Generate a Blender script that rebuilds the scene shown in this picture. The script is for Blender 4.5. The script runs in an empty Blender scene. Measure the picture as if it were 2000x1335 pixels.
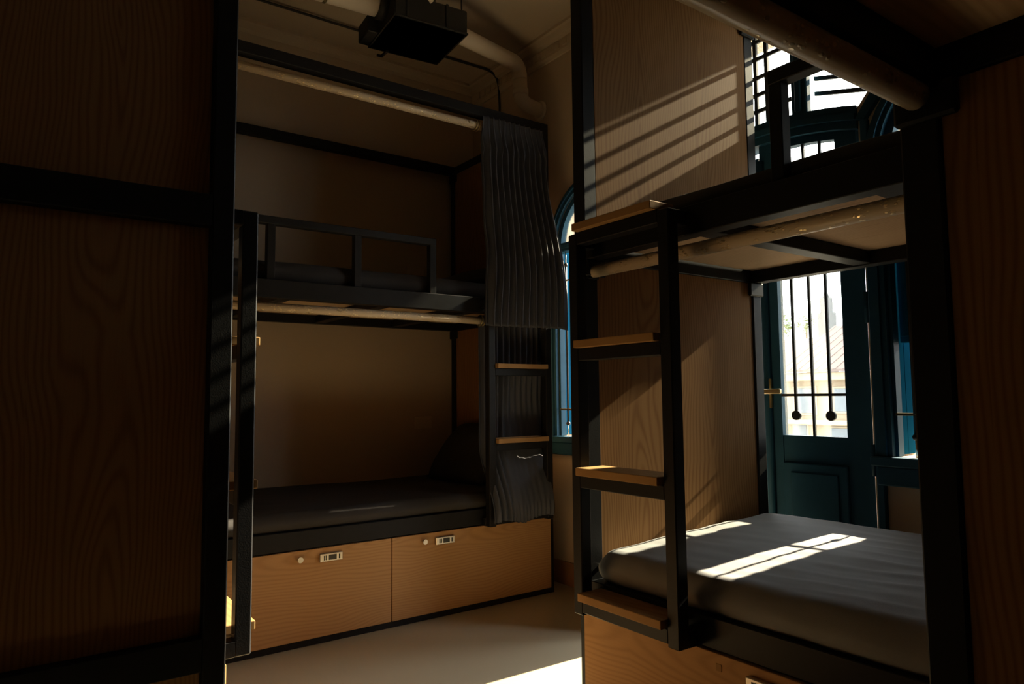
import bpy, bmesh, math, random
from mathutils import Vector, Matrix, noise
random.seed(7)
S = bpy.context.scene
COL = S.collection
rad = math.radians

# ------------------------------------------------------------------ camera, sky, sun, exposure
cam_d = bpy.data.cameras.new('camera'); cam = bpy.data.objects.new('camera', cam_d); COL.objects.link(cam)
cam_d.sensor_width = 36.0; cam_d.sensor_fit = 'HORIZONTAL'
cam_d.lens = 1373.36 / 2000 * 36.0
cam_d.clip_start = 0.02; cam_d.clip_end = 2000
_a, _p, _r = rad(35.81), rad(4.3875), rad(-0.5759)
F = Vector((math.sin(_a)*math.cos(_p), math.cos(_a)*math.cos(_p), math.sin(_p)))
R0 = Vector((math.cos(_a), -math.sin(_a), 0)); U0 = R0.cross(F)
R1 = R0*math.cos(_r) + U0*math.sin(_r); U1 = -R0*math.sin(_r) + U0*math.cos(_r)
M = Matrix.Identity(4)
for i in range(3):
    M[i][0], M[i][1], M[i][2] = R1[i], U1[i], -F[i]
M.translation = (0, 0, 1.0)
cam.matrix_world = M
S.camera = cam

w = bpy.data.worlds.new('sky'); S.world = w; w.use_nodes = True
bg = w.node_tree.nodes['Background']
bg.inputs[0].default_value = (0.95, 0.98, 1.0, 1); bg.inputs[1].default_value = 8.0

sun_d = bpy.data.lights.new('sun', 'SUN'); sun = bpy.data.objects.new('sun', sun_d); COL.objects.link(sun)
sun_d.energy = 36.0; sun_d.angle = rad(0.55); sun_d.color = (1.0, 0.85, 0.60)
SUN = Vector((-1, 0.026, -0.565)).normalized()
sun.rotation_euler = SUN.to_track_quat('-Z', 'Y').to_euler()

S.view_settings.view_transform = 'Standard'; S.view_settings.look = 'None'
S.view_settings.gamma = 1; S.view_settings.use_curve_mapping = False
S.view_settings.exposure = 0.0
S.cycles.use_denoising = True
S.cycles.max_bounces = 12; S.cycles.diffuse_bounces = 8; S.cycles.transparent_max_bounces = 16
S.cycles.sample_clamp_indirect = 6.0
S.cycles.caustics_reflective = False; S.cycles.caustics_refractive = False

# ------------------------------------------------------------------ helpers
def link(o, parent=None):
    COL.objects.link(o)
    if parent is not None: o.parent = parent
    return o
def tag(o, label, cat, group=None, kind=None):
    if label: o['label'] = label
    if cat: o['category'] = cat
    if group: o['group'] = group
    if kind: o['kind'] = kind
    return o
def thing(name, label, cat, loc=(0, 0, 0), rz=0, group=None):
    o = bpy.data.objects.new(name, None); o.empty_display_size = 0.1
    link(o); o.location = loc; o.rotation_euler = (0, 0, rz)
    return tag(o, label, cat, group)

class MB:
    """collects shapes into one mesh"""
    def __init__(s): s.bm = bmesh.new()
    def box(s, x0, x1, y0, y1, z0, z1, bev=0.002, seg=1):
        if x1 < x0: x0, x1 = x1, x0
        if y1 < y0: y0, y1 = y1, y0
        b = bmesh.new()
        bmesh.ops.create_cube(b, size=1)
        for v in b.verts:
            v.co = Vector(((x0+x1)/2 + v.co.x*(x1-x0), (y0+y1)/2 + v.co.y*(y1-y0), (z0+z1)/2 + v.co.z*(z1-z0)))
        m = min(x1-x0, y1-y0, z1-z0)
        bev = min(bev, m*0.35)
        if bev > 0: bmesh.ops.bevel(b, geom=b.edges[:], offset=bev, segments=seg, profile=0.5, affect='EDGES')
        s._merge(b); return s
    def _merge(s, b):
        me = bpy.data.meshes.new('tmp'); b.to_mesh(me); b.free(); s.bm.from_mesh(me); bpy.data.meshes.remove(me)
    def tube(s, pts, r, n=14, cap=True):
        pts = [Vector(p) for p in pts]; rings = []; up = None
        for i, p in enumerate(pts):
            d = (pts[min(i+1, len(pts)-1)] - pts[max(i-1, 0)]).normalized()
            if up is None:
                up = Vector((0, 0, 1)) if abs(d.z) < 0.9 else Vector((1, 0, 0))
            a = d.cross(up).normalized(); b2 = a.cross(d).normalized(); up = b2
            rr = r[i] if isinstance(r, (list, tuple)) else r
            rings.append([s.bm.verts.new(p + (a*math.cos(t) + b2*math.sin(t))*rr) for t in [2*math.pi*k/n for k in range(n)]])
        for q in range(len(rings)-1):
            for k in range(n):
                f = s.bm.faces.new((rings[q][k], rings[q][(k+1) % n], rings[q+1][(k+1) % n], rings[q+1][k])); f.smooth = True
        if cap:
            s.bm.faces.new(list(reversed(rings[0]))); s.bm.faces.new(rings[-1])
        return s
    def prism(s, poly, axis, a0, a1):
        """poly of 2-D points extruded along an axis; the other two axes take the points in order"""
        def P(u, v, t): return {'x': (t, u, v), 'y': (u, t, v), 'z': (u, v, t)}[axis]
        A = [s.bm.verts.new(P(u, v, a0)) for u, v in poly]; B = [s.bm.verts.new(P(u, v, a1)) for u, v in poly]
        n = len(poly)
        s.bm.faces.new(A); s.bm.faces.new(list(reversed(B)))
        for i in range(n): s.bm.faces.new((A[i], B[i], B[(i+1) % n], A[(i+1) % n]))
        return s
    def strip(s, inner, outer, axis, a0, a1):
        """closed ribbon between two open polylines (same length), extruded"""
        n = len(inner)
        for i in range(n-1): s.prism([inner[i], inner[i+1], outer[i+1], outer[i]], axis, a0, a1)
        return s
    def ball(s, c, r, sx=1, sy=1, sz=1, u=12, v=8):
        b = bmesh.new(); bmesh.ops.create_uvsphere(b, u_segments=u, v_segments=v, radius=r)
        for q in b.verts: q.co = Vector((c[0]+q.co.x*sx, c[1]+q.co.y*sy, c[2]+q.co.z*sz))
        for f in b.faces: f.smooth = True
        s._merge(b); return s
    def build(s, name, mat, parent=None):
        bmesh.ops.remove_doubles(s.bm, verts=s.bm.verts[:], dist=1e-6)
        bmesh.ops.recalc_face_normals(s.bm, faces=s.bm.faces[:])
        me = bpy.data.meshes.new(name); s.bm.to_mesh(me); s.bm.free()
        me.materials.append(mat)
        return link(bpy.data.objects.new(name, me), parent)
def box(name, mat, parent, *a, **k): return MB().box(*a, **k).build(name, mat, parent)
def struct(o): o['kind'] = 'structure'; return o

# ------------------------------------------------------------------ materials
def newmat(name):
    m = bpy.data.materials.new(name); m.use_nodes = True
    nt = m.node_tree; return m, nt, nt.nodes['Principled BSDF'], nt.nodes, nt.links
def N(nodes, t, **k):
    n = nodes.new(t)
    for a, v in k.items(): setattr(n, a, v)
    return n
def plain(name, c, rough=0.5, spec=0.5, metal=0.0, nscale=None, namt=0.15, bump=0.0, bscale=60):
    m, nt, b, nd, lk = newmat(name)
    b.inputs['Base Color'].default_value = (*c, 1); b.inputs['Roughness'].default_value = rough
    b.inputs['Specular IOR Level'].default_value = spec; b.inputs['Metallic'].default_value = metal
    tc = N(nd, 'ShaderNodeTexCoord')
    if nscale:
        n = N(nd, 'ShaderNodeTexNoise'); n.inputs['Scale'].default_value = nscale; n.inputs['Detail'].default_value = 5
        lk.new(tc.outputs['Object'], n.inputs['Vector'])
        r = N(nd, 'ShaderNodeMapRange'); r.inputs['To Min'].default_value = 1-namt; r.inputs['To Max'].default_value = 1+namt
        lk.new(n.outputs['Fac'], r.inputs['Value'])
        mx = N(nd, 'ShaderNodeVectorMath', operation='SCALE'); mx.inputs[0].default_value = c
        lk.new(r.outputs[0], mx.inputs['Scale']); lk.new(mx.outputs[0], b.inputs['Base Color'])
    if bump:
        n2 = N(nd, 'ShaderNodeTexNoise'); n2.inputs['Scale'].default_value = bscale; n2.inputs['Detail'].default_value = 4
        lk.new(tc.outputs['Object'], n2.inputs['Vector'])
        bp = N(nd, 'ShaderNodeBump'); bp.inputs['Strength'].default_value = bump; bp.inputs['Distance'].default_value = 0.002
        lk.new(n2.outputs['Fac'], bp.inputs['Height']); lk.new(bp.outputs[0], b.inputs['Normal'])
    return m

def oak(name, cross, along, light, dark, leaf=0.31, stretch=0.07, seed=0.0, rough=0.55, amount=1.0):
    """veneer with cathedral figure: ellipse rings stretched along the grain, one per veneer leaf"""
    m, nt, b, nd, lk = newmat(name)
    tc = N(nd, 'ShaderNodeTexCoord'); sp = N(nd, 'ShaderNodeSeparateXYZ'); lk.new(tc.outputs['Object'], sp.inputs[0])
    def math_(op, a, c=None, d=None):
        n = N(nd, 'ShaderNodeMath', operation=op)
        for i, v in enumerate((a, c, d)):
            if v is None: continue
            if isinstance(v, (int, float)): n.inputs[i].default_value = v
            else: lk.new(v, n.inputs[i])
        return n.outputs[0]
    cu, al = sp.outputs[cross], sp.outputs[along]
    # slow wander
    cb = N(nd, 'ShaderNodeCombineXYZ'); lk.new(math_('MULTIPLY', cu, 4.0), cb.inputs[0]); lk.new(math_('MULTIPLY', al, 1.3), cb.inputs[1]); cb.inputs[2].default_value = seed
    n1 = N(nd, 'ShaderNodeTexNoise'); n1.inputs['Scale'].default_value = 1.0; n1.inputs['Detail'].default_value = 2; lk.new(cb.outputs[0], n1.inputs['Vector'])
    wander = math_('MULTIPLY', math_('SUBTRACT', n1.outputs['Fac'], 0.5), 0.16)
    leafid = math_('FLOOR', math_('DIVIDE', math_('ADD', cu, seed*0.13), leaf))
    lc = math_('SUBTRACT', math_('MODULO', math_('ADD', math_('ADD', cu, seed*0.13), leaf*20), leaf), leaf*0.5)
    off = math_('MULTIPLY', math_('SINE', math_('MULTIPLY', math_('ADD', leafid, seed+3.1), 12.9898)), 0.9)
    a2 = math_('ADD', lc, wander)
    b2 = math_('MULTIPLY', math_('SUBTRACT', math_('PINGPONG', math_('ADD', al, off), 1.1), 0.35), stretch)
    b2 = math_('ADD', b2, math_('MULTIPLY', wander, 0.35))
    r = math_('SQRT', math_('ADD', math_('MULTIPLY', a2, a2), math_('MULTIPLY', b2, b2)))
    rings = math_('SINE', math_('MULTIPLY', math_('POWER', r, 0.85), 420.0))
    # fine pores
    cb2 = N(nd, 'ShaderNodeCombineXYZ'); lk.new(math_('MULTIPLY', cu, 260.0), cb2.inputs[0]); lk.new(math_('MULTIPLY', al, 6.0), cb2.inputs[1])
    n2 = N(nd, 'ShaderNodeTexNoise'); n2.inputs['Scale'].default_value = 1.0; n2.inputs['Detail'].default_value = 3; lk.new(cb2.outputs[0], n2.inputs['Vector'])
    cb3 = N(nd, 'ShaderNodeCombineXYZ'); lk.new(math_('MULTIPLY', cu, 9.0), cb3.inputs[0]); lk.new(math_('MULTIPLY', al, 0.8), cb3.inputs[1])
    n3 = N(nd, 'ShaderNodeTexNoise'); n3.inputs['Scale'].default_value = 1.0; n3.inputs['Detail'].default_value = 2; lk.new(cb3.outputs[0], n3.inputs['Vector'])
    f = math_('MULTIPLY', math_('POWER', math_('MULTIPLY_ADD', rings, 0.5, 0.5), 2.0), 0.55*amount)
    f = math_('ADD', f, math_('MULTIPLY', math_('SUBTRACT', n2.outputs['Fac'], 0.4), 0.55*amount))
    f = math_('ADD', f, math_('MULTIPLY', math_('SUBTRACT', n3.outputs['Fac'], 0.5), 0.5*amount))
    cr = N(nd, 'ShaderNodeValToRGB'); cr.color_ramp.elements[0].color = (*light, 1); cr.color_ramp.elements[1].color = (*dark, 1)
    cr.color_ramp.elements[0].position = 0.0; cr.color_ramp.elements[1].position = 0.95
    lk.new(f, cr.inputs[0]); lk.new(cr.outputs[0], b.inputs['Base Color'])
    b.inputs['Roughness'].default_value = rough; b.inputs['Specular IOR Level'].default_value = 0.03
    return m

OL, OD = (0.32, 0.175, 0.075), (0.19, 0.092, 0.036)
oak_end = oak('oak_veneer_upright', 1, 2, OL, OD, seed=1.7)
oak_drawer = oak('oak_veneer_level', 2, 0, (0.47, 0.27, 0.125), (0.29, 0.15, 0.063), leaf=0.36, stretch=0.10, seed=4.2, amount=0.6)
oak_tread = oak('oak_tread', 1, 0, (0.38, 0.22, 0.095), (0.26, 0.14, 0.055), leaf=0.1, seed=2.2, amount=0.7)
board = oak('plywood_board', 1, 0, (0.60, 0.42, 0.26), (0.42, 0.28, 0.16), leaf=0.12, stretch=0.03, seed=0.4, rough=0.6, amount=0.9)
steel = plain('black_powder_coat', (0.014, 0.014, 0.015), 0.48, 0.14, nscale=30, namt=0.2, bump=0.08, bscale=300)
wall_m = plain('cream_wall_paint', (0.50, 0.40, 0.29), 0.75, 0.25, nscale=2.5, namt=0.06, bump=0.12, bscale=90)
ceil_m = plain('ceiling_paint', (0.52, 0.43, 0.32), 0.8, 0.2, nscale=1.5, namt=0.05)
base_m = plain('brown_skirting_tile', (0.30, 0.16, 0.075), 0.35, 0.4, nscale=9, namt=0.2)
blue = plain('blue_gloss_paint', (0.018, 0.068, 0.118), 0.5, 0.1, nscale=14, namt=0.2, bump=0.1, bscale=40)
blue_sh = plain('bright_blue_shutter_paint', (0.006, 0.070, 0.14), 0.9, 0.0, nscale=8, namt=0.2)
iron = plain('iron_bar', (0.02, 0.02, 0.02), 0.5, 0.4, nscale=50, namt=0.3)
brass = plain('worn_brass', (0.42, 0.33, 0.17), 0.35, 0.5, 0.8, nscale=40, namt=0.2)
nickel = plain('brushed_nickel', (0.62, 0.58, 0.52), 0.3, 0.5, 0.9, nscale=60, namt=0.15)
darkp = plain('dark_display', (0.02, 0.017, 0.015), 0.25, 0.5)
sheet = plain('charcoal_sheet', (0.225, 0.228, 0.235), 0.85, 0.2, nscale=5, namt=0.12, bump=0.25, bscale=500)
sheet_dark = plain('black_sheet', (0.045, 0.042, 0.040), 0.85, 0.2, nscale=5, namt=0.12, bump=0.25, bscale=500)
curt = plain('charcoal_curtain', (0.066, 0.073, 0.094), 0.62, 0.25, nscale=6, namt=0.15, bump=0.2, bscale=400)
pvc = plain('white_pvc', (0.62, 0.53, 0.42), 0.45, 0.4, nscale=4, namt=0.05)
fanbox = plain('black_foam_casing', (0.022, 0.021, 0.02), 0.6, 0.3, nscale=18, namt=0.2)
cable_m = plain('dark_cable', (0.03, 0.025, 0.02), 0.5, 0.4, nscale=30)
plastic = plain('ivory_plastic', (0.58, 0.47, 0.34), 0.4, 0.4, nscale=20, namt=0.03)

def floor_mat():
    m, nt, b, nd, lk = newmat('polished_floor_tile')
    tc = N(nd, 'ShaderNodeTexCoord')
    n = N(nd, 'ShaderNodeTexNoise'); n.inputs['Scale'].default_value = 3; n.inputs['Detail'].default_value = 6; lk.new(tc.outputs['Object'], n.inputs['Vector'])
    cr = N(nd, 'ShaderNodeValToRGB'); cr.color_ramp.elements[0].color = (0.46, 0.41, 0.285, 1); cr.color_ramp.elements[1].color = (0.53, 0.475, 0.335, 1)
    lk.new(n.outputs['Fac'], cr.inputs[0]); lk.new(cr.outputs[0], b.inputs['Base Color'])
    b.inputs['Roughness'].default_value = 0.28; b.inputs['Specular IOR Level'].default_value = 0.4
    return m
floor_m = floor_mat()

def rod_mat():
    m, nt, b, nd, lk = newmat('cream_rod_with_sprigs')
    tc = N(nd, 'ShaderNodeTexCoord'); mp = N(nd, 'ShaderNodeMapping'); mp.inputs['Scale'].default_value = (15, 24, 24)
    lk.new(tc.outputs['Object'], mp.inputs[0])
    v = N(nd, 'ShaderNodeTexVoronoi'); v.inputs['Scale'].default_value = 1.0; v.inputs['Randomness'].default_value = 0.45; lk.new(mp.outputs[0], v.inputs['Vector'])
    v2 = N(nd, 'ShaderNodeTexVoronoi'); v2.inputs['Scale'].default_value = 5.5; lk.new(mp.outputs[0], v2.inputs['Vector'])
    def rng(src, a, c_):
        r = N(nd, 'ShaderNodeMapRange'); r.inputs['From Min'].default_value = a; r.inputs['From Max'].default_value = c_
        r.inputs['To Min'].default_value = 1; r.inputs['To Max'].default_value = 0; lk.new(src, r.inputs[0]); return r.outputs[0]
    k = N(nd, 'ShaderNodeMath', operation='MULTIPLY'); lk.new(rng(v.outputs['Distance'], 0.36, 0.46), k.inputs[0]); lk.new(rng(v2.outputs['Distance'], 0.30, 0.42), k.inputs[1])
    mx = N(nd, 'ShaderNodeMix', data_type='RGBA'); mx.inputs[6].default_value = (0.60, 0.49, 0.35, 1); mx.inputs[7].default_value = (0.95, 0.80, 0.52, 1)
    lk.new(k.outputs[0], mx.inputs[0]); lk.new(mx.outputs[2], b.inputs['Base Color'])
    lk.new(k.outputs[0], b.inputs['Metallic'])
    bp = N(nd, 'ShaderNodeBump'); bp.inputs['Strength'].default_value = 0.6; bp.inputs['Distance'].default_value = 0.003
    lk.new(k.outputs[0], bp.inputs['Height']); lk.new(bp.outputs[0], b.inputs['Normal'])
    b.inputs['Roughness'].default_value = 0.33; b.inputs['Specular IOR Level'].default_value = 0.4
    return m
rod_m = rod_mat()

def glass_mat(name, dirt=0.03):
    m = bpy.data.materials.new(name); m.use_nodes = True; nt = m.node_tree; nd = nt.nodes; lk = nt.links
    for n in list(nd): nd.remove(n)
    out = N(nd, 'ShaderNodeOutputMaterial'); tr = N(nd, 'ShaderNodeBsdfTransparent'); gl = N(nd, 'ShaderNodeBsdfGlossy'); df = N(nd, 'ShaderNodeBsdfTranslucent')
    tr.inputs[0].default_value = (0.93, 0.95, 0.93, 1); gl.inputs['Roughness'].default_value = 0.02; df.inputs[0].default_value = (0.9, 0.88, 0.82, 1)
    tc = N(nd, 'ShaderNodeTexCoord'); mp = N(nd, 'ShaderNodeMapping'); mp.inputs['Scale'].default_value = (1, 14, 2.2); lk.new(tc.outputs['Object'], mp.inputs[0])
    ns = N(nd, 'ShaderNodeTexNoise'); ns.inputs['Scale'].default_value = 1.5; ns.inputs['Detail'].default_value = 6; lk.new(mp.outputs[0], ns.inputs['Vector'])
    cr = N(nd, 'ShaderNodeMapRange'); cr.inputs['From Min'].default_value = 0.35; cr.inputs['From Max'].default_value = 0.75
    cr.inputs['To Min'].default_value = dirt*0.3; cr.inputs['To Max'].default_value = dirt*2.0; lk.new(ns.outputs['Fac'], cr.inputs[0])
    m1 = N(nd, 'ShaderNodeMixShader'); m2 = N(nd, 'ShaderNodeMixShader'); m1.inputs[0].default_value = 0.05
    lk.new(tr.outputs[0], m1.inputs[1]); lk.new(gl.outputs[0], m1.inputs[2])
    lk.new(cr.outputs[0], m2.inputs[0]); lk.new(m1.outputs[0], m2.inputs[1]); lk.new(df.outputs[0], m2.inputs[2])
    lk.new(m2.outputs[0], out.inputs[0])
    return m
glass = glass_mat('dusty_glass', 0.02)

# ------------------------------------------------------------------ room shell
XW, YL, YR, XB, ZC = 2.46, 3.83, -0.52, -2.0, 3.03
T = 0.14                                          # wall thickness
struct(MB().box(XB-T, XW+T, YR-T, YL+T, -0.12, 0, bev=0).build('floor', floor_m))
struct(MB().box(XB-T, XW+T, YR-T, YL+T, ZC, ZC+0.12, bev=0).build('ceiling', ceil_m))
struct(MB().box(XB-T, XW+T, YL, YL+T, 0, ZC, bev=0).build('wall_left', wall_m))
struct(MB().box(XB-T, XW+T, YR-T, YR, 0, ZC, bev=0).build('wall_right', wall_m))
struct(MB().box(XB-T, XB, YR, YL, 0, ZC, bev=0).build('wall_back', wall_m))

# openings in the window wall (plane x = XW), profile in (y, z)
DY0, DY1 = 1.266, 2.106; DC = (DY0+DY1)/2          # balcony door opening
def arc_pts(c, r, a0, a1, n): return [(c[0]+r*math.cos(a0+(a1-a0)*k/n), c[1]+r*math.sin(a0+(a1-a0)*k/n)) for k in range(n+1)]
def door_arc(z_side, y): # gentle arch: radius 1.52 centred on the door axis
    return z_side - 0.0 + (math.sqrt(1.52**2-(y-DC)**2) - math.sqrt(1.52**2-(DY0-DC)**2))
W1C, W1R = 2.667, 0.353; W2C, W2R = 0.887, 0.353; SPR = 1.81; SILL = 0.72
IN1 = 0.31                                         # clear half width of the arched windows
FAN_TOP = 2.62
def fan_outline(grow=0.0):
    g = grow
    y0, y1 = DY0-g, DY1+g
    pts = [(y0, 1.99-g*0.4), (y0-0.155, 2.19)]
    pts += [(DC + (0.575+g)*math.cos(t), 2.19 + (0.43+g)*math.sin(t)) for t in [math.pi + (0-math.pi)*k/16 for k in range(1, 16)]]
    pts += [(y1+0.155, 2.19), (y1, 1.99-g*0.4)]
    return pts
def wall_front():
    mb = MB()
    # build from vertical strips between y breakpoints with the solid spans worked out at each strip
    ys = set([YR, YL, DY0, DY1, DY0-0.155, DY1+0.155])
    for c in (W1C, W2C):
        for k in range(17): ys.add(c + IN1*math.cos(math.pi*k/16))
    for k in range(41): ys.add(DY0-0.155 + (DY1-DY0+0.31)*k/40)
    ys = sorted(ys)
    def holes(y):
        h = []
        for c in (W1C, W2C):
            d = abs(y-c)
            if d <= IN1+1e-9: h.append((SILL+0.06, SPR + math.sqrt(max(0, IN1**2-d*d))))
        if DY0-1e-9 <= y <= DY1+1e-9: h.append((0.0, door_arc(1.97, y)))
        if DY0-0.155-1e-9 <= y <= DY1+0.155+1e-9:
            d = y-DC; top = 2.19 + 0.43*math.sqrt(max(0, 1-(d/0.575)**2))
            bot = door_arc(1.99, y)+0.035 if DY0 <= y <= DY1 else 2.025+ (DY0-y if y < DY0 else y-DY1)*1.17
            if top > bot: h.append((bot, top))
        return sorted(h)
    for a, b in zip(ys[:-1], ys[1:]):
        if b-a < 1e-6: continue
        e = (b-a)*1e-3; ha, hb = holes(a+e), holes(b-e); hm = holes((a+b)/2)
        if len(ha) != len(hb) or len(hm) != len(ha): ha = hb = hm
        za, zb = [0.0], [0.0]
        for (p, q), (p2, q2) in zip(ha, hb): za += [p, q]; zb += [p2, q2]
        za.append(ZC); zb.append(ZC)
        for k in range(0, len(za), 2):
            if za[k+1]-za[k] < 1e-4 and zb[k+1]-zb[k] < 1e-4: continue
            mb.prism([(a, za[k]), (b, zb[k]), (b, zb[k+1]), (a, za[k+1])], 'x', XW, XW+T)
    return mb.build('wall_front', wall_m)
struct(wall_front())

# skirting and cornice
struct(MB().box(XW-0.012, XW, DY1+0.09, YL, 0, 0.122, bev=0.002).build('baseboard_front', base_m))
struct(MB().box(XB, XW, YL-0.012, YL, 0, 0.122, bev=0.002).build('baseboard_left', base_m))
def cornice(axis, a0, a1, wall, sgn, name):
    prof = [(0, 2.895), (0.012, 2.895), (0.018, 2.905), (0.022, 2.915), (0.022, 2.975), (0.045, 2.985), (0.06, 3.01), (0.075, 3.015), (0.075, ZC), (0, ZC)]
    o = struct(MB().prism([(wall + sgn*d, z) for d, z in prof], axis, a0, a1).build(name, ceil_m))
    return o
tf = cornice('y', YR, YL, XW, -1, 'trim_1')
tl = cornice('x', XB, XW, YL, -1, 'trim_2')
for k in range(40):
    y = YL-0.09-k*0.062
    MB().box(XW-0.030, XW-0.02, y-0.036, y, 2.928, 2.968, bev=0.002).build('dentil', ceil_m, tf)

# ------------------------------------------------------------------ windows with bars and shutters
Z0s, Z1s = SILL+0.066, SPR-0.03
def arched_window(name, c, shutters, leaf_x, boarded):
    root = struct(thing(name, None, None, (0, 0, 0)))
    x0 = XW
    for r0, r1, d in ((IN1-0.004, 0.353, 0.020), (IN1+0.012, 0.338, 0.032)):
        mb = MB()
        mb.strip(arc_pts((c, SPR), r0, 0, math.pi, 24), arc_pts((c, SPR), r1, 0, math.pi, 24), 'x', x0-d, x0-0.0005)
        for s in (-1, 1): mb.prism([(c+s*r0, SILL), (c+s*r1, SILL), (c+s*r1, SPR), (c+s*r0, SPR)], 'x', x0-d, x0-0.0005)
        mb.build('casing', blue, root)
    MB().box(x0-0.05, x0-0.0005, c-0.37, c+0.37, SILL+0.03, SILL+0.062, bev=0.004).box(x0-0.034, x0-0.0005, c-0.355, c+0.355, SILL-0.035, SILL+0.03, bev=0.004).build('sill', blue, root)
    i0 = IN1-0.002
    mb = MB()
    mb.strip(arc_pts((c, SPR), i0-0.03, 0, math.pi, 24), arc_pts((c, SPR), i0, 0, math.pi, 24), 'x', x0+0.004, x0+0.04)
    for s in (-1, 1): mb.prism([(c+s*(i0-0.012), SILL+0.062), (c+s*i0, SILL+0.062), (c+s*i0, SPR), (c+s*(i0-0.012), SPR)], 'x', x0+0.004, x0+0.04)
    mb.build('frame', blue, root)
    MB().box(x0-0.012, x0+0.045, c-i0, c+i0, SPR-0.026, SPR+0.022, bev=0.004).box(x0-0.02, x0-0.011, c-i0, c+i0, SPR-0.012, SPR+0.008, bev=0.003).build('transom_bar', blue, root)
    for t in (60, 120):
        a = rad(t); d = Vector((0, math.cos(a), math.sin(a)))
        p = Vector((x0+0.025, c, SPR+0.02))
        MB().tube([p, p+d*(i0-0.045)], 0.008, 8).build('glazing_bar', blue, root)
    MB().prism([(c+(i0-0.028)*math.cos(math.pi*k/20), SPR+0.022+(i0-0.05)*math.sin(math.pi*k/20)) for k in range(21)], 'x', x0+0.030, x0+0.033).build('pane', glass, root)
    if boarded:                                          # unseen boards added in the arch to keep sun off the curtain folds
        for a0, a1 in ((61, 101), (101.5, 141), (141.5, 180)):
            pts = [(c, SPR+0.024)] + [(c+(i0-0.03)*math.cos(rad(a0+(a1-a0)*k/6)), SPR+0.024+(i0-0.052)*math.sin(rad(a0+(a1-a0)*k/6))) for k in range(7)]
            MB().prism(pts, 'x', x0+0.040, x0+0.052).build('arch_sun_blocker', blue_sh, root)
    n = 4
    for k in range(n):
        y = c-i0+0.02 + (2*i0-0.04)*(k+0.5)/n
        if k == n-1: y = 2.906 - W1C + c
        b = MB().tube([(x0+0.004, y, 0.86), (x0+0.004, y, 1.70)], 0.0055, 8)
        b.ball((x0+0.004, y, 0.85), 0.0115).ball((x0+0.004, y, 1.71), 0.0115)
        bar = b.build('bar', iron, root)
        MB().tube([(x0+0.004, y, SILL+0.06), (x0+0.004, y, 0.842)], 0.0035, 8).tube([(x0+0.004, y, 1.718), (x0+0.004, y, SPR-0.024)], 0.0035, 8).build('bar_end', nickel, bar)
    for z in (0.925, 1.625):
        MB().tube([(x0+0.004, c-i0+0.006, z), (x0+0.004, c+i0-0.006, z)], 0.005, 8).build('bar', brass, root)
    for y0, y1, z0, z1 in shutters:                      # closed shutter leaves, cut to shape the sun let in
        s = MB().box(x0+0.060, x0+0.085, y0, y1, z0, z1, bev=0.003).build('shutter', blue_sh, root)
        nb = max(1, round((y1-y0)/0.085))
        for q in range(nb):
            w_ = (y1-y0)/nb
            MB().box(x0+0.054, x0+0.0615, y0+q*w_+0.003, y0+(q+1)*w_-0.003, z0+0.02, z1-0.02, bev=0.003).build('board', blue_sh, s)
    # painted lining boards of the reveal, and the leaf folded outwards beyond it
    for s in (-1, 1):
        for q in range(2):
            MB().box(x0+0.0415+q*0.049, x0+0.0895+q*0.049, c+s*(IN1-0.0055), c+s*(IN1-0.0005), Z0s, Z1s+0.03, bev=0.0015).build('lining_board', blue_sh, root)
    if not boarded:                                      # unseen leaf added at right angles to shade the lining from the sky
        MB().box(x0+0.088, x0+0.42, 1.046, 1.068, Z0s, Z1s, bev=0.003).build('shutter', blue_sh, root)
    ye = c+IN1+0.030
    s = MB().box(x0+T+0.004, leaf_x, ye-0.022, ye, SILL+0.066, SPR-0.03, bev=0.003).build('shutter', blue_sh, root)
    w_ = (leaf_x-x0-T-0.004)/2
    for q in range(2):
        MB().box(x0+T+0.004+q*w_+0.003, x0+T+0.004+(q+1)*w_-0.003, ye-0.028, ye-0.0215, SILL+0.085, SPR-0.05, bev=0.003).build('board', blue_sh, s)
    return root
arched_window('window_1', W1C, [(W1C-IN1+0.006, 2.60, Z0s, Z1s), (2.5995, 2.742, Z0s, Z1s), (2.7415, 2.856, Z0s, 1.50)], XW+0.32, True)
arched_window('window_2', W2C, [(W2C-IN1+0.006, 0.82, Z0s, Z1s), (0.8195, 1.070, Z0s, Z1s), (1.0695, 1.188, 1.17, Z1s)], XW+0.34, False)

# ------------------------------------------------------------------ balcony door with fanlight
door = struct(thing('door_1', None, None))
x0 = XW
ny = 16
ysd = [DY0 + (DY1-DY0)*k/ny for k in range(ny+1)]
# curved transom between door and fanlight
MB().strip([(y, door_arc(1.945, y)) for y in ysd], [(y, door_arc(2.03, y)) for y in ysd], 'x', x0-0.012, x0+0.08).build('transom_bar', blue, door)
MB().strip([(y, door_arc(1.975, y)) for y in ysd], [(y, door_arc(2.0, y)) for y in ysd], 'x', x0-0.026, x0-0.0125).build('moulding', blue, door)
# jambs and casing
for s, y in ((-1, DY0), (1, DY1)):
    ya_, yb_ = sorted((y+s*0.0005, y+s*0.034))
    jm = MB().box(x0+0.010, x0+0.135, ya_, yb_, 0, 1.975, bev=0.001)
    ya_, yb_ = sorted((y-s*0.018, y+s*0.002)); jm.box(x0+0.050, x0+0.064, ya_, yb_, 0, 1.96, bev=0.001)  # also an unseen stop, added to block sun through the hinge gap
    jm.build('jamb', blue, door)
    ya_, yb_ = sorted((y+s*0.012, y+s*0.040)); MB().box(x0-0.018, x0+0.0095, ya_, yb_, 0, 1.97, bev=0.004).build('casing', blue, door)
    MB().prism([(y, 1.975), (y+s*0.032, 1.965), (y+s*0.19, 2.16), (y+s*0.155, 2.185)], 'x', x0-0.024, x0+0.06).build('jamb', blue, door)
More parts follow.
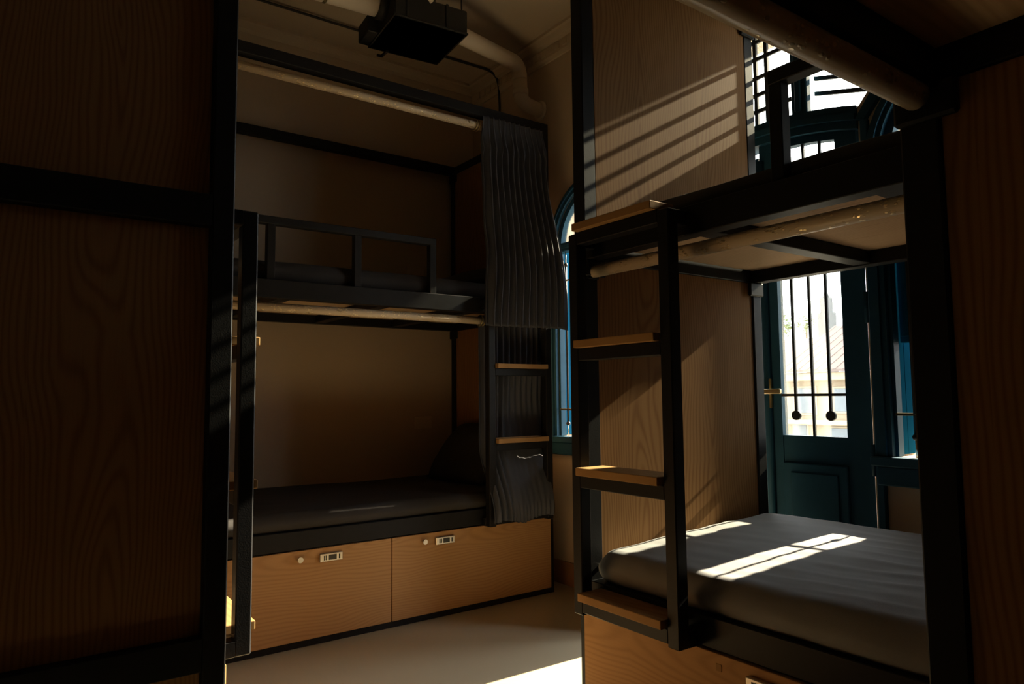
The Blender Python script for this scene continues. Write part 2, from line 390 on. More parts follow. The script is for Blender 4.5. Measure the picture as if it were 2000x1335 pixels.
# fanlight surround (upper arc)
outer = [(DC+0.60*math.cos(math.pi*k/24), 2.185+0.455*math.sin(math.pi*k/24)) for k in range(25)]
inner = [(DC+0.545*math.cos(math.pi*k/24), 2.185+0.40*math.sin(math.pi*k/24)) for k in range(25)]
MB().strip(inner, outer, 'x', x0-0.024, x0+0.06).build('fanlight_casing', blue, door)
for y in (1.4865, 2*DC-1.4865):
    MB().box(x0-0.01, x0+0.022, y-0.033, y+0.033, door_arc(2.02, y), 2.57, bev=0.004).build('mullion', blue, door)
    MB().box(x0-0.022, x0-0.0105, y-0.013, y+0.013, door_arc(2.035, y), 2.57, bev=0.004).build('moulding', blue, door)
for z in (2.172, 2.242, 2.315, 2.396, 2.47):
    MB().box(x0+0.045, x0+0.055, 1.5195, 2*DC-1.5195, z-0.008, z+0.008, bev=0.001).build('fanlight_bar', iron, door)
for y in (1.66, 2*DC-1.66):
    MB().box(x0+0.043, x0+0.057, y-0.008, y+0.008, 2.06, 2.585, bev=0.001).build('fanlight_bar', iron, door)
for s in (-1, 1):
    for q, z in enumerate((2.143, 2.203, 2.265, 2.33)):
        ya, yb = 1.453, 1.235-0.02*q
        za, zb = z+0.012, z+0.012-0.27*(1.453-(1.235-0.02*q))
        if s > 0: ya, yb = 2*DC-ya, 2*DC-yb
        MB().prism([(ya, za-0.008), (yb, zb-0.008), (yb, zb+0.008), (ya, za+0.008)], 'x', x0+0.045, x0+0.055).build('fanlight_bar', iron, door)
fl = [(y, door_arc(2.02, y)) for y in ysd] + [(DY1+0.15, 2.19)] + [(DC+0.56*math.cos(math.pi*k/16), 2.19+0.41*math.sin(math.pi*k/16)) for k in range(1, 16)] + [(DY0-0.15, 2.19)]
fl = MB().prism(fl, 'x', x0+0.060, x0+0.063).build('fanlight_pane', glass, door)

def door_leaf(parent, y0, y1, gy0, gy1, hinge):
    """one glazed leaf; y0..y1 leaf, gy0..gy1 glass; returns the leaf"""
    xa, xb_ = x0+0.012, x0+0.048
    mb = MB()
    gz0, panel = 0.838, (0.50, 0.72)
    top = lambda y: door_arc(1.9447, y)
    # stiles (the hinge edge is bevelled)
    hy0 = y0
    mb.prism([(xa, hy0), (xa, gy0), (xb_, gy0), (xb_, hy0+0.030)] if hinge < 0 else [(xa, hy0), (xa, gy0), (xb_, gy0), (xb_, hy0)], 'z', 0.006, 1.90)
    mb.prism([(xa, gy1), (xa, y1), (xb_, y1 - (0.030 if hinge > 0 else 0)), (xb_, gy1)], 'z', 0.006, 1.90)
    n = 10; yy = [gy0 + (gy1-gy0)*k/n for k in range(n+1)]
    mb.strip([(y, door_arc(1.915, y)) for y in yy], [(y, top(y)) for y in yy], 'x', xa, xb_)
    mb.prism([(gy0, 0.006), (gy1, 0.006), (gy1, gz0), (gy0, gz0)], 'x', xa+0.004, xb_)
    for a, b in ((y0 + (0.012 if hinge < 0 else 0), gy0), (gy1, y1 - (0.012 if hinge > 0 else 0))):
        mb.prism([(a, 1.90), (b, 1.90), (b, top(b)), (a, top(a))], 'x', xa, xb_)
    leaf = mb.build('door_leaf', blue, parent)
    p = MB().box(xa-0.010, xa+0.0035, gy0+0.0, gy1-0.0, 0.47, 0.735, bev=0.006, seg=2).box(xa-0.016, xa-0.0095, gy0+0.035, gy1-0.035, 0.505, 0.70, bev=0.005).build('raised_panel', blue, leaf)
    MB().prism([(gy0-0.003, gz0-0.003), (gy1+0.003, gz0-0.003), (gy1+0.003, 1.93), (gy0-0.003, 1.955)], 'x', xb_-0.016, xb_-0.013).build('pane', glass, leaf)
    xg = xa+0.006
    ym = (gy0+gy1)/2
    for q, y in enumerate((ym-0.068, ym, ym+0.072)):
        b = MB()
        if q == 1: b.box(xg-0.005, xg+0.005, y-0.005, y+0.005, gz0, door_arc(1.915, y), bev=0.001)
        else:
            b.box(xg-0.005, xg+0.005, y-0.005, y+0.005, 0.915, door_arc(1.915, y), bev=0.001)
            b.tube([(xg-0.006, y, 0.915), (xg+0.006, y, 0.915)], 0.0185, 16)
        b.build('bar', iron, leaf)
    MB().box(xg-0.005, xg+0.005, gy0, gy1, 0.988, 0.998, bev=0.001).build('bar', iron, leaf)
    for z in (1.18, 0.0):
        pass
    return leaf
rl = door_leaf(door, DY0+0.0065, DC-0.001, 1.365, 1.625, -1)
MB().tube([(x0+0.008, DC-0.006, 0.02), (x0+0.008, DC-0.006, 1.94)], 0.017, 12).build('astragal', blue, rl)
h = MB().box(x0-0.004, x0+0.0125, 1.662, 1.698, 0.94, 1.06, bev=0.004)
h.tube([(x0+0.0, 1.682, 1.008), (x0-0.05, 1.682, 1.008)], 0.009, 10).box(x0-0.06, x0-0.045, 1.585, 1.692, 0.998, 1.017, bev=0.004, seg=2)
h.build('door_handle', brass, rl)
for z in (0.20, 0.765, 1.30, 1.80):
    MB().tube([(x0+0.006, DY0+0.003, z-0.055), (x0+0.006, DY0+0.003, z+0.055)], 0.0105, 10).build('hinge', blue, door)
MB().box(x0+0.012, x0+0.048, DC+0.004, DY1-0.0002, 1.886, 1.96, bev=0.002).build('head_sun_stop', blue, door)  # unseen rail added to cut the sun off a ladder tread top
# the other leaf stands open against the outside of the left jamb
ll = door_leaf(door, DC+0.001, DY1-0.0065, 2*DC-1.625, 2*DC-1.365, 1)
ll.location = (0, 0, 0)
hx, hy = x0+0.10, DY1-0.004
ll.matrix_local = Matrix.Translation((hx, hy, 0)) @ Matrix.Rotation(rad(-100), 4, 'Z') @ Matrix.Translation((-x0-0.048, -hy, 0))

# ------------------------------------------------------------------ bunk beds
L, D, H, P = 1.835, 0.934, 2.452, 0.05
def make_bunk(label, loc, rz, flip, ladder=True, marks=('knob', 'knob'), rod_z=1.372, D=0.934, treads=(1.4835, 1.1456, 0.7856, 0.4402)):
    """local x runs along the bed, the front is at y = 0 facing -y; flip puts the ladder at the far end"""
    fx = (lambda x: L-x) if flip else (lambda x: x)
    root = thing('bunk_bed', label, 'bunk bed', loc, rz, 'black steel bunk beds with oak panels')
    def b(name, mat, xa, xb, *r, par=None, **k): return box(name, mat, par or root, min(fx(xa), fx(xb)), max(fx(xa), fx(xb)), *r, **k)
    for xa in (0, L-P):
        for ya in (0, D-P): b('post', steel, xa, xa+P, ya, ya+P, 0, H, bev=0.003)
    def ring(name, z0, z1, t=P, sides='fbse', inset=0.001):
        b(name, steel, P, L-P, inset, t, z0, z1); b(name, steel, P, L-P, D-t, D-inset, z0, z1)
        for xa in (inset, L-t): b(name, steel, xa, xa+t-inset, P, D-P, z0, z1)
    ring('top_rail', H-0.05, H-0.001)
    ring('platform_rail', 1.408, 1.483)
    ring('bed_rail', 0.387, 0.462)
    ring('base_rail', 0.0, 0.027, 0.045)
    for zt in (H-0.05, 1.408):
        for xa in (P-0.003, L-P-0.011):
            for ya in (-0.003, D-P-0.027):
                b('corner_bracket', steel, xa, xa+0.014, ya, ya+P+0.030, zt-0.05, zt, bev=0.004)
    # platforms
    b('platform_board', board, P+0.001, L-P-0.001, P+0.001, D-P-0.001, 1.452, 1.468, bev=0.001)
    b('platform_board', board, P+0.001, L-P-0.001, P+0.001, D-P-0.001, 0.437, 0.452, bev=0.001)
    for xc in (0.46, 0.92, 1.38):
        b('cross_bar', steel, xc-0.028, xc+0.028, P, D-P, 1.412, 1.451)
    # end panels
    for s in (0, 1):
        for z0, z1, off in ((0.028, 0.386, 0.02), (0.463, 1.407, 0.0275), (1.484, H-0.051, 0.0325)):
            xa, xb = off, off+0.016
            if s: xa, xb = L-xb, L-xa
            b('end_panel', oak_end, xa, xb, P+0.001, D-P-0.001, z0, z1, bev=0.001)
    # guard rail
    for xg in (0.684, 1.060, 1.438, L-P-0.04):
        b('guard_rail_post', steel, xg, xg+0.033, 0.008, 0.041, 1.483, 1.742)
    b('guard_rail', steel, 0.684, L-P-0.002, 0.006, 0.043, 1.7125, 1.745)
    # curtain rods
    for z in (2.357, rod_z):
        o = MB().tube([(P, 0.028, z), (L-P, 0.028, z)], 0.0185, 18).build('curtain_rod', rod_m, root)
        for xa in (P+0.001, L-P-0.007): box('rod_socket', steel, o, xa, xa+0.006, 0.006, 0.050, z-0.022, z+0.022, bev=0.002)
    # drawers
    xs = L/2
    for k, (a, c) in enumerate(((0.026, xs-0.002), (xs+0.002, L-0.026))):
        d = box('drawer', oak_drawer, root, a, c, -0.008, 0.012, 0.029, 0.384, bev=0.0012)
        kx, lx = (xs-0.412, xs-0.280) if k == 0 else (xs+0.155, xs+0.263)
        if marks[k] == 'knob':
            kb = MB().tube([(kx, -0.008, 0.352), (kx, -0.020, 0.352)], 0.005, 10).tube([(kx, -0.020, 0.352), (kx, -0.030, 0.352)], [0.010, 0.0115], 14).build('knob', nickel, d)
        else:
            MB().box(kx-0.008, kx+0.008, -0.0095, -0.0075, 0.345, 0.362, bev=0.0005).build('keyhole_plate', oak_tread, d)
        MB().box(lx-0.049, lx+0.049, -0.022, -0.0075, 0.329, 0.362, bev=0.002).build('lock_housing', nickel, d)
        MB().box(lx-0.012, lx+0.022, -0.0232, -0.0215, 0.335, 0.356, bev=0.0005).build('lock_display', darkp, d)
        for dx in (-0.030, -0.022, 0.034):
            MB().box(lx+dx-0.003, lx+dx+0.003, -0.0232, -0.0215, 0.336, 0.355, bev=0.0004).build('lock_button', darkp, d)
    # ladder
    if ladder:
        mb = MB()
        lx0, lx1 = 0.056, 0.442
        for xa in (lx0, lx1-0.038):
            q = sorted((fx(xa), fx(xa+0.038)))
            mb.box(q[0], q[1], -0.072, -0.034, 0.385, 1.470, bev=0.003)
            for z0, z1 in ((1.432, 1.470), (0.385, 0.423)):
                mb.box(q[0], q[1], -0.036, 0.001, z0, z1, bev=0.002)
        for z in (1.4835, 1.1456, 0.7856, 0.4402):
            q = sorted((fx(lx0+0.036), fx(lx1-0.036)))
            mb.box(q[0], q[1], -0.072, -0.034, z-0.011-0.036, z-0.0112, bev=0.002)
        lad = mb.build('ladder_frame', steel, root)
        for z in treads:
            b('tread', oak_tread, 0.0955, 0.4017, -0.0925, 0.012 if z < 1.3 and z > 0.5 else -0.002, z-0.011, z+0.011, par=lad, bev=0.002, seg=2)
    return root

XA1, YA = 2.3188, 2.8635
A0 = XA1-L
make_bunk('black steel bunk bed with charcoal curtains at its right end, below the duct fan', (A0, YA, 0), 0, True)
XBk, YBk, DB = 1.407, 1.619, 0.875
make_bunk('black steel bunk bed with sun streaked oak panel before the blue balcony door', (XBk, YBk, 0), rad(-90), False, marks=('plate', 'knob'), D=DB)
XC, YC = 0.4345, 1.736
make_bunk('black bunk bed seen end on at far left, its bottom ladder tread brightly sunlit', (XC, YC, 0), rad(90), False, treads=(1.1456, 0.7856, 0.4402))
XD, YD = 1.0335, 0.4502
make_bunk('nearest black bunk bed, thick post at right and curtain rod overhead', (XD, YD, 0), rad(180), False, ladder=False, rod_z=1.393)

# ------------------------------------------------------------------ mattresses
def mattress(label, group, loc, rz, lx, ly, h, wr, seed, tilt=0.0, mat=None, front_fold=True, nx=150, nyy=80):
    """box with rounded edges whose cover is creased: built as a wrapped grid"""
    bm = bmesh.new(); r = min(0.045, h*0.48)
    # profile across (u): a full closed loop front-top-back-bottom swept along x with rounded ends
    prof = []
    def arc(cx, cz, a0, a1, n=6): return [(cx+r*math.cos(a0+(a1-a0)*k/n), cz+r*math.sin(a0+(a1-a0)*k/n)) for k in range(n+1)]
    prof += arc(r, r, -math.pi/2, -math.pi, 5)
    prof += arc(r, h-r, math.pi, math.pi/2, 6)
    prof += [(r + (ly-2*r)*k/nyy, h) for k in range(1, nyy)]
    prof += arc(ly-r, h-r, math.pi/2, 0, 6)
    prof += arc(ly-r, r, 0, -math.pi/2, 5)
    xs_ = [r*(1-math.cos(math.pi/2*k/6)) for k in range(7)]
    xs_ = xs_ + [r + (lx-2*r)*k/nx for k in range(1, nx)] + [lx - v for v in reversed(xs_)]
    rings = []
    for x in xs_:
        e = 0.0
        d = min(x, lx-x)
        if d < r: e = r - math.sqrt(max(0, r*r-(r-d)**2))
        ring = []
        for (y, z) in prof:
            yy = y; zz = z
            if e > 0:
                yy = ly/2 + (y-ly/2)*(1-e/(ly/2)); zz = h/2 + (z-h/2)*(1-e/(h/2)*0.98)
            ring.append((x, yy, zz))
        rings.append(ring)
    V = []
    for ring in rings:
        row = []
        for x, y, z in ring:
            p = Vector((x, y, z))
            top = max(0.0, min(1.0, (z-h*0.55)/(h*0.3)))
            dz = wr(x, y, seed)*top
            side = 1-top
            dy = 0
            if y < 0.12 and z < h*0.9: dy = -0.010*math.sin(math.pi*min(1, z/h)) * side + 0.004*noise.noise(Vector((x*9, z*14, seed)))*side
            row.append(bm.verts.new((x, y+dy, z+dz + tilt*y/ly)))
        V.append(row)
    n = len(prof)
    for i in range(len(V)-1):
        for k in range(n):
            f = bm.faces.new((V[i][k], V[i][(k+1) % n], V[i+1][(k+1) % n], V[i+1][k])); f.smooth = True
    bm.faces.new(V[0]); bm.faces.new(list(reversed(V[-1])))
    bmesh.ops.recalc_face_normals(bm, faces=bm.faces[:])
    me = bpy.data.meshes.new('mattress'); bm.to_mesh(me); bm.free(); me.materials.append(mat or sheet)
    o = link(bpy.data.objects.new('mattress', me)); o.location = loc; o.rotation_euler = (0, 0, rz)
    return tag(o, label, 'mattress', group)
def folds_b(x, y, s):
    # pulled creases fanning from the front edge towards the right
    q = (x-0.25) ; fan = y*0.9 - q*0.16
    a = 0.5+0.5*math.sin(fan*88 + 4.5*noise.noise(Vector((x*2.2, y*3, s))))
    m = max(0, min(1, (x-0.35)/0.4)) * max(0, 1-((y-0.38)/0.42)**2)
    v = noise.noise(Vector((x*3, y*5, s+4)))
    return 0.0085*(a**2.5)*m*(0.55+0.9*noise.noise(Vector((x*1.7, y*6, s+2)))) + 0.005*v + 0.0025*noise.noise(Vector((x*9, y*20, s)))
def folds_s(x, y, s):
    return 0.007*noise.noise(Vector((x*2.5, y*4, s))) + 0.003*(0.5+0.5*math.sin((y*1.0+x*0.35)*45+3*noise.noise(Vector((x*2, y*2, s)))))*max(0, noise.noise(Vector((x*1.3, y*2, s+9))))
ML, MD = L-2*P-0.012, D-0.055
GM = 'mattresses in charcoal sheets'
mattress('charcoal sheeted mattress with two sun streaks, on the lower bed by the door', GM, (XBk+0.012, YBk-P-0.006, 0.4525), rad(-90), ML, DB-0.04, 0.100, folds_b, 2.0, tilt=0.030)
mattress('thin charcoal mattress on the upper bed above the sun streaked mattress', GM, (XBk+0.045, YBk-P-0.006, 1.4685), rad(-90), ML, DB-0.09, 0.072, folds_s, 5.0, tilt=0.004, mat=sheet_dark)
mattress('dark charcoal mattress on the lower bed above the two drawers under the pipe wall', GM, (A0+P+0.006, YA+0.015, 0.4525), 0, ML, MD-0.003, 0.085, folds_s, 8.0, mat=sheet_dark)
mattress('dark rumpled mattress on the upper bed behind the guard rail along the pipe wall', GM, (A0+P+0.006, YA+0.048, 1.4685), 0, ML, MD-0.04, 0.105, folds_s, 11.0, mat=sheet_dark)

def pillow(label, loc, rot, lx, ly, lz):
    bm = bmesh.new(); n = 26
    def pt(u, v, s):
        a, b = 2*u-1, 2*v-1
        t = max(0, (1-abs(a)**2.6))**0.55 * max(0, (1-abs(b)**2.6))**0.55
        pin = 1-0.07*(abs(a)*abs(b))**2
        return Vector((a*lx/2*pin*(1-0.06*(1-b*b)*a*a*0), b*ly/2*pin, s*lz/2*t + 0.008*noise.noise(Vector((a*3, b*3, s+lx)))*t))
    top = [[bm.verts.new(pt(i/n, j/n, 1)) for j in range(n+1)] for i in range(n+1)]
    bot = [[top[i][j] if i in (0, n) or j in (0, n) else bm.verts.new(pt(i/n, j/n, -1)) for j in range(n+1)] for i in range(n+1)]
    for g, fl_ in ((top, False), (bot, True)):
        for i in range(n):
            for j in range(n):
                q = [g[i][j], g[i+1][j], g[i+1][j+1], g[i][j+1]]
                f = bm.faces.new(list(reversed(q)) if fl_ else q); f.smooth = True
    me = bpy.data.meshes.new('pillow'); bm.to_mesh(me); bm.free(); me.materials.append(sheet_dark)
    o = link(bpy.data.objects.new('pillow', me)); o.location = loc; o.rotation_euler = rot
    return tag(o, label, 'pillow', 'dark pillows at the curtain end')
pillow('dark pillow propped against the end panel on the lower bed, below the curtain rod', (2.13, YA+0.50, 0.685), (0, rad(-52), 0), 0.40, 0.60, 0.15)
pillow('dark pillow on the upper bed beside the top of the curtain', (2.06, YA+0.42, 1.625), (0, rad(-14), 0), 0.40, 0.60, 0.12)

# ------------------------------------------------------------------ curtains
def curtain(label, fn, ns, nz, kz=None):
    bm = bmesh.new()
    V = [[bm.verts.new(fn(i/ns, j/nz)) for j in range(nz+1)] for i in range(ns+1)]
    for i in range(ns):
        for j in range(nz):
            f = bm.faces.new((V[i][j], V[i+1][j], V[i+1][j+1], V[i][j+1])); f.smooth = True
    me = bpy.data.meshes.new('curtain'); bm.to_mesh(me); bm.free(); me.materials.append(curt)
    o = link(bpy.data.objects.new('curtain', me))
    so = o.modifiers.new('thickness', 'SOLIDIFY'); so.thickness = 0.0022; so.offset = 0
    return tag(o, label, 'curtain', 'gathered charcoal curtains')
def smooth(t): t = max(0, min(1, t)); return t*t*(3-2*t)
def up_curtain(s, t):
    z = 2.399 - t*(2.399-1.335)
    drape = smooth((t-0.15)/0.75)
    xl = 1.892 - 0.012*math.sin(math.pi*t) - 0.045*smooth((t-0.55)/0.45)
    xr = 2.268 + 0.020*smooth(t/0.12) + 0.006*math.sin(math.pi*t)
    nf = 11.5
    nz_ = 1 - smooth((s-0.70)/0.15)
    ph = 2*math.pi*nf*s + nz_*(1.2*noise.noise(Vector((s*6, t*5, 1.3))) + 1.0*noise.noise(Vector((s*3, t*2.2, 7))))
    amp = 0.010 + 0.019*smooth((t-0.03)/0.16) - 0.004*smooth((t-0.7)/0.3)
    pinch = math.exp(-((t-0.155)/0.03)**2)
    x = xl + (xr-xl)*s + 0.0055*math.sin(ph*2) + 0.016*math.exp(-((t-0.10)/0.06)**2)*noise.noise(Vector((s*13, t*7, 9))) + 0.012*pinch*noise.noise(Vector((s*22, 0.2, 3)))
    y = YA - 0.014 - 0.130*drape + amp*math.sin(ph) - 0.004*pinch
    # the last pleat stands proudest, beyond it the edge flares away towards the window
    g = smooth((t-0.30)/0.35)
    y += g*(0.060*(0.935-s)/0.935 - 0.010) if s < 0.935 else g*(-0.010)
    e = max(0, (s-0.935)/0.065)
    x += 0.072*e*g; y += 0.066*e*g
    z += 0.006*math.sin(ph)*t
    return (x, y, z)
curtain('gathered charcoal curtain on the upper rod, draped over the ladder top', up_curtain, 340, 90)
def low_curtain(s, t):
    z = 1.395 - t*(1.395-0.405)
    xl = 1.885 - 0.005*t; xr = 2.27 - 0.015*t - 0.02*smooth((t-0.7)/0.3)
    spread = smooth((t-0.12)/0.45)
    nf = 10.5
    # pleats die out over the right two thirds where the cloth is pulled flat
    flat = smooth((s-0.18-0.25*(1-t))/0.22)*spread
    sw = s + 0.10*spread*s*(1-s)*(-1.6)
    ph = 2*math.pi*nf*sw + 0.7*noise.noise(Vector((s*5, t*3, 4.3)))
    amp = 0.013*(1-0.93*flat)
    x = xl + (xr-xl)*sw
    y = YA + 0.026 + amp*math.sin(ph)
    y += 0.018*flat*noise.noise(Vector((s*3.2, t*4.2, 21)))
    out = smooth((t-0.62)/0.36)
    y -= 0.135*out
    # horizontal sag folds
    y -= 0.006*flat*math.exp(-((t-0.74)/0.05)**2)
    z += 0.010*math.sin(s*9)*t + 0.006*noise.noise(Vector((s*40, 0, 5)))*smooth((t-0.9)/0.1)
    y += 0.006*math.sin(s*2*math.pi*16)*smooth((t-0.9)/0.1)
    return (x, y, z)
curtain('charcoal curtain on the lower rod hanging behind the oak ladder treads', low_curtain, 220, 110)
for z, zz in ((2.357, 'upper'), (1.372, 'lower')):
    for k in range(2):
        bm_ = MB(); cx = XA1-L+1.386+0.016*k + (0.022 if zz == 'lower' else 0)
        ring = [(cx + 0.004*math.sin(a), YA+0.028+0.026*math.cos(a), z+0.026*math.sin(a)) for a in [2*math.pi*q/20 for q in range(21)]]
        o = bm_.tube(ring, 0.0035, 8, cap=False).build('curtain_ring', brass)
        tag(o, f'small brass ring on the {zz} curtain rod, ' + ('nearest the bare rod' if k == 0 else 'nearest the gathered cloth'), 'curtain ring', 'brass rings at the curtain edge')

# ------------------------------------------------------------------ duct fan, cable, ceiling hatch
fan = thing('duct_fan', 'black boxy duct fan with thick cream ducts, hanging below the ceiling', 'fan', (1.31, 2.66, 2.65), rad(-5))
bx, by, bz = 0.355, 0.335, 0.115
MB().box(0, bx, 0, by, 0, bz, bev=0.006).box(-0.002, bx+0.002, -0.004, by+0.004, 0.0, 0.007, bev=0.001).build('casing', fanbox, fan)
MB().box(-0.050, 0.004, 0.20, by, 0.006, 0.088, bev=0.004).build('terminal_box', fanbox, fan)
MB().tube([(-0.75, 0.12, 0.100), (-0.001, 0.12, 0.100)], 0.058, 28).build('duct', pvc, fan)
MB().tube([(-0.040, 0.12, 0.100), (-0.0005, 0.12, 0.100)], 0.067, 28).build('duct_collar', fanbox, fan)
MB().tube([(-0.275, 0.12, 0.100), (-0.262, 0.12, 0.100)], 0.0605, 28).build('duct_clamp', brass, fan)
for hx_ in (0.02, bx-0.02):
    for hy_ in (0.02, by-0.02): MB().tube([(hx_, hy_, bz-0.01), (hx_, hy_, 0.38)], 0.004, 8).build('hanger', cable_m, fan)
for k in (0.055, 0.245): MB().box(k, k+0.012, -0.0065, -0.003, 0.008, bz, bev=0.001).build('clip', fanbox, fan)
MB().tube([(0.075, -0.02, 0.32), (0.082, -0.045, 0.19), (0.105, -0.055, 0.12), (0.150, -0.058, 0.068)], 0.0085, 10).build('cable', pvc, fan)
MB().tube([(0.085, by-0.03, -0.008), (0.07, by+0.015, -0.018), (0.055, by+0.03, -0.010)], 0.007, 8).build('wire_tail', cable_m, fan)
def bend(c0, c1, c2, r, n=10):
    a = (Vector(c0)-Vector(c1)).normalized(); b = (Vector(c2)-Vector(c1)).normalized()
    p0, p2 = Vector(c1)+a*r, Vector(c1)+b*r
    return [(1-k/n)**2*p0 + 2*(k/n)*(1-k/n)*Vector(c1) + (k/n)**2*p2 for k in range(n+1)]
IV = Matrix.Translation((1.31, 2.66, 2.65)) @ Matrix.Rotation(rad(-5), 4, 'Z'); IV.invert()
wp = [(1.655, 2.80, 2.755), (2.30, 3.09, 2.868), (2.312, 3.095, 2.655), (2.46, 3.10, 2.640)]
lp_ = [IV @ Vector(p) for p in wp]
path = [lp_[0], (lp_[0]+lp_[1])*0.5] + bend(lp_[0], lp_[1], lp_[2], 0.085)
path2 = [path[-1]] + bend(lp_[1], lp_[2], lp_[3], 0.06) + [lp_[3]]
MB().tube(path, 0.042, 24).build('duct', pvc, fan)
MB().tube(path2, 0.040, 24).build('duct_elbow', pvc, fan)
MB().tube([path2[1]+Vector((0, 0, 0.012)), path2[1]-Vector((0, 0, 0.02))], 0.045, 24).build('duct_collar', pvc, fan)
MB().tube([lp_[3]-Vector((0.012, 0, 0)), lp_[3]], 0.056, 24).build('duct_collar', pvc, fan)

cp = [(-1.9, 3.5, 3.0), (1.5, 3.5, 3.008)] + bend((1.5, 3.5, 3.008), (2.44, 3.5, 3.018), (2.445, 3.5, 2.7), 0.10) + [(2.448, 3.50, 2.80), (2.42, 3.48, 2.46), (2.34, 3.44, 2.452)]
tag(MB().tube(cp, 0.007, 8).build('conduit_cable', cable_m), 'thin dark cable running under the ceiling and bending down behind the duct elbow', 'cable')
struct(MB().box(0.55, 1.37, 2.75, 3.44, ZC-0.022, ZC-0.0005, bev=0.004).build('trim_3', ceil_m))

for (sx, sz, lab) in ((2.083, 0.845, 'small wall socket above the mattress on the lower bed under the pipe wall'), (2.03, 1.762, 'small wall socket above the mattress on the upper bed behind the guard rail')):
    so_ = thing('wall_socket', lab, 'socket', (sx, YL-0.0005, sz), 0, 'wall sockets by the pillows')
    MB().box(-0.058, 0.058, -0.009, 0, -0.036, 0.036, bev=0.004, seg=2).build('cover_plate', plastic, so_)
    for dx in (-0.02, 0.02):
        MB().box(dx-0.013, dx+0.013, -0.0115, -0.0085, -0.016, 0.016, bev=0.002).build('outlet', plastic, so_)
tag(MB().box(-0.022, 0.022, 0, 0.02, 0, 0.004, bev=0.001).box(0.016, 0.022, 0, 0.02, 0.003, 0.016, bev=0.001).build('cable_clip', nickel), 'small pale metal clip lying on the top rail below the duct fan', 'clip').location = (1.574, YA+0.005, H+0.0002)
# coat hook / bolt at the foot of the ladder of the bed by the door
bl = MB().ball((0, 0, 0), 0.011).tube([(0, 0, 0), (0.0, 0.022, 0)], 0.007, 10).build('bolt', nickel)
tag(bl, 'shiny bolt head on the bed post above the bottom oak tread by the door bed', 'bolt').location = (1.444, YBk-P-0.022, 0.497)

# ------------------------------------------------------------------ outside: eave, balcony slab, neighbours
conc = plain('rendered_concrete', (0.36, 0.32, 0.27), 0.9, 0.1, nscale=3, namt=0.15)
roof_m = plain('weathered_red_roof_sheet', (0.155, 0.12, 0.11), 0.8, 0.1, nscale=2, namt=0.3)
fac_m = plain('ochre_render', (0.26, 0.205, 0.145), 0.9, 0.1, nscale=2, namt=0.2)
band_m = plain('pale_fascia', (0.34, 0.28, 0.20), 0.9, 0.1, nscale=2, namt=0.1)
leaf_m = plain('dusty_leaves', (0.10, 0.14, 0.05), 0.8, 0.2, nscale=3, namt=0.4)
bark_m = plain('bark', (0.12, 0.09, 0.06), 0.9, 0.1, nscale=6, namt=0.3)
tower_m = plain('distant_tower_render', (0.105, 0.112, 0.122), 0.9, 0.1, nscale=0.3, namt=0.15)
wing = plain('facade_window_glass', (0.10, 0.12, 0.14), 0.2, 0.5, nscale=1, namt=0.3)
ground_m = plain('dusty_ground', (0.30, 0.26, 0.20), 0.95, 0.1, nscale=0.4, namt=0.2)
struct(MB().box(XW+T, 3.45, -0.9, 4.4, 2.945, 3.08, bev=0).build('trim_4', conc))
struct(MB().box(XW+T, 3.30, -0.9, 4.4, -0.16, -0.02, bev=0).build('trim_5', conc))
struct(MB().box(3.22, 3.40, 1.205, 1.415, -0.02, 2.945, bev=0.008).build('trim_7', conc))  # unseen pillar added to shade part of the door glass from the sun
struct(MB().box(XW+T+1, 420, -60, 330, -4.2, -4.0, bev=0).build('trim_6', ground_m))

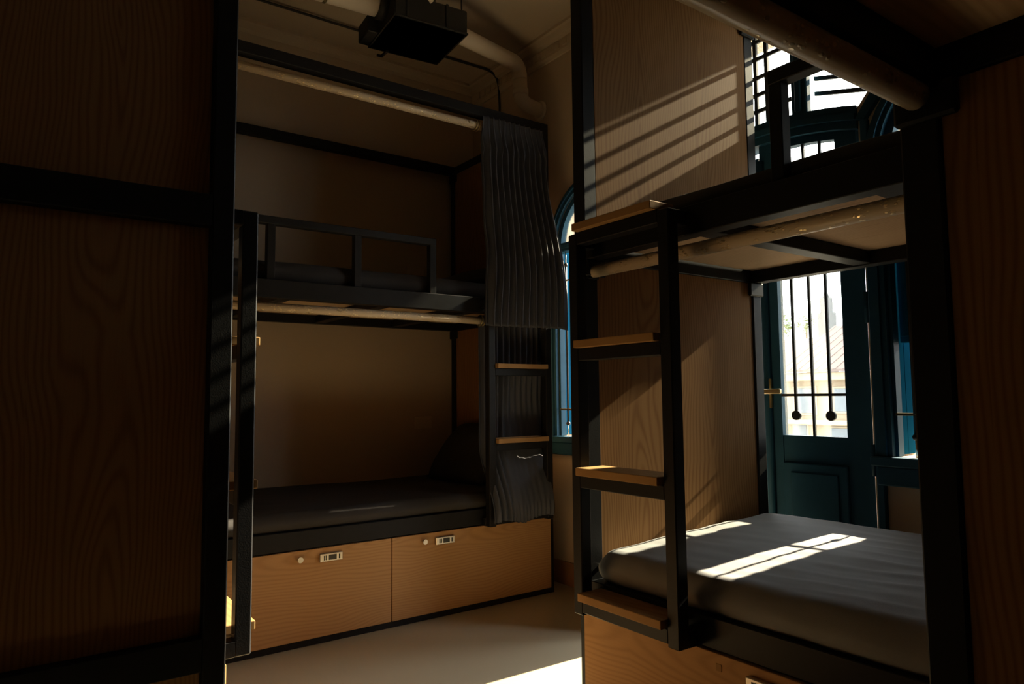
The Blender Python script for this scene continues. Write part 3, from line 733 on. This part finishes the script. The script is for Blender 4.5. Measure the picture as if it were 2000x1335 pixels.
hs = thing('neighbour_house', 'ochre house with a sloping reddish sheet roof seen through the door bars', 'house', (16, 0, -4.0))
MB().box(0.3, 5, 7.0, 13.0, 0, 5.45, bev=0).build('wall', fac_m, hs)
MB().box(0.0, 0.32, 6.8, 13.2, 5.30, 5.50, bev=0.02).build('fascia', band_m, hs)
rf = MB().prism([(-0.10, 5.50), (2.6, 6.78), (2.6, 6.84), (-0.10, 5.56)], 'y', 6.6, 10.45).build('roof', roof_m, hs)
k = 6.6
while k < 10.45:
    MB().prism([(-0.11, 5.56), (2.6, 6.84), (2.6, 6.85), (-0.11, 5.575)], 'y', k, k+0.07).build('roof_rib', roof_m, rf); k += 0.24
rf2 = MB().prism([(-0.10, 5.50), (2.0, 6.45), (2.0, 6.51), (-0.10, 5.56)], 'y', 10.46, 13.2).build('roof', roof_m, hs)
for y_, w_, z_, h_ in ((8.95, 0.62, 4.55, 0.55), (10.05, 0.55, 4.50, 0.62), (11.6, 0.8, 4.4, 0.7), (9.0, 0.75, 3.45, 0.7), (10.2, 0.35, 3.35, 0.85)):
    f = MB().box(0.26, 0.31, y_-w_/2-0.05, y_+w_/2+0.05, z_-0.05, z_+h_+0.05, bev=0.01).build('window_frame', band_m, hs)
    MB().box(0.24, 0.265, y_-w_/2, y_+w_/2, z_, z_+h_, bev=0.005).build('window_glass', wing, f)
MB().box(0.05, 0.31, 7.0, 13.0, 4.22, 4.34, bev=0.02).build('ledge', band_m, hs)
MB().box(0.12, 0.31, 7.0, 13.0, 3.05, 3.20, bev=0.02).build('ledge', band_m, hs)

def tree(label, x, y, z, r, seed):
    t = thing('tree', label, 'tree', (x, y, -4.0), 0, 'trees beyond the neighbour roof')
    hz = z+4.0
    MB().tube([(0, 0, 0), (0.1, 0.05, hz*0.5), (0, 0, hz)], [0.22, 0.16, 0.06], 8).build('trunk', bark_m, t)
    rnd = random.Random(seed); mb = MB()
    for q in range(420):
        d = Vector((rnd.gauss(0, 1), rnd.gauss(0, 1), rnd.gauss(0, 0.75))).normalized()*r*(rnd.random()**0.45)
        cl = noise.noise(d*2.2/r + Vector((seed, 0, 0)))
        if cl < -0.12: continue
        c = d + Vector((0, 0, hz)); s_ = r*0.11*(0.6+rnd.random())
        u = Vector((rnd.gauss(0, 1), rnd.gauss(0, 1), rnd.gauss(0, 1))).normalized(); v = u.cross(Vector((rnd.gauss(0, 1), rnd.gauss(0, 1), 1))).normalized()
        vs = [mb.bm.verts.new(c+u*s_*a+v*s_*b*0.7) for a, b in ((1, 0), (0, 1), (-1, 0), (0, -1))]
        mb.bm.faces.new(vs)
    mb.build('foliage', leaf_m, t)
tree('leftmost small leafy tree above the roof line, seen through the door bars', 40, 26.1, 5.25, 0.75, 3)
tree('second leafy tree above the roof line, between door bars', 40, 24.4, 5.2, 0.55, 9)
tw = thing('tower', 'hazy grey tower with a pointed top on the skyline through the door glass', 'tower', (200, 115.2, -4.0))
MB().box(-1.9, 1.9, -1.9, 1.9, 0, 29, bev=0).build('shaft', tower_m, tw)
MB().box(-1.3, 1.3, -1.3, 1.3, 28.99, 33.5, bev=0).build('upper_shaft', tower_m, tw)
MB().tube([(0, 0, 33.49), (0, 0, 34.6), (0, 0, 37)], [1.1, 0.7, 0.1], 8).build('spire', tower_m, tw)
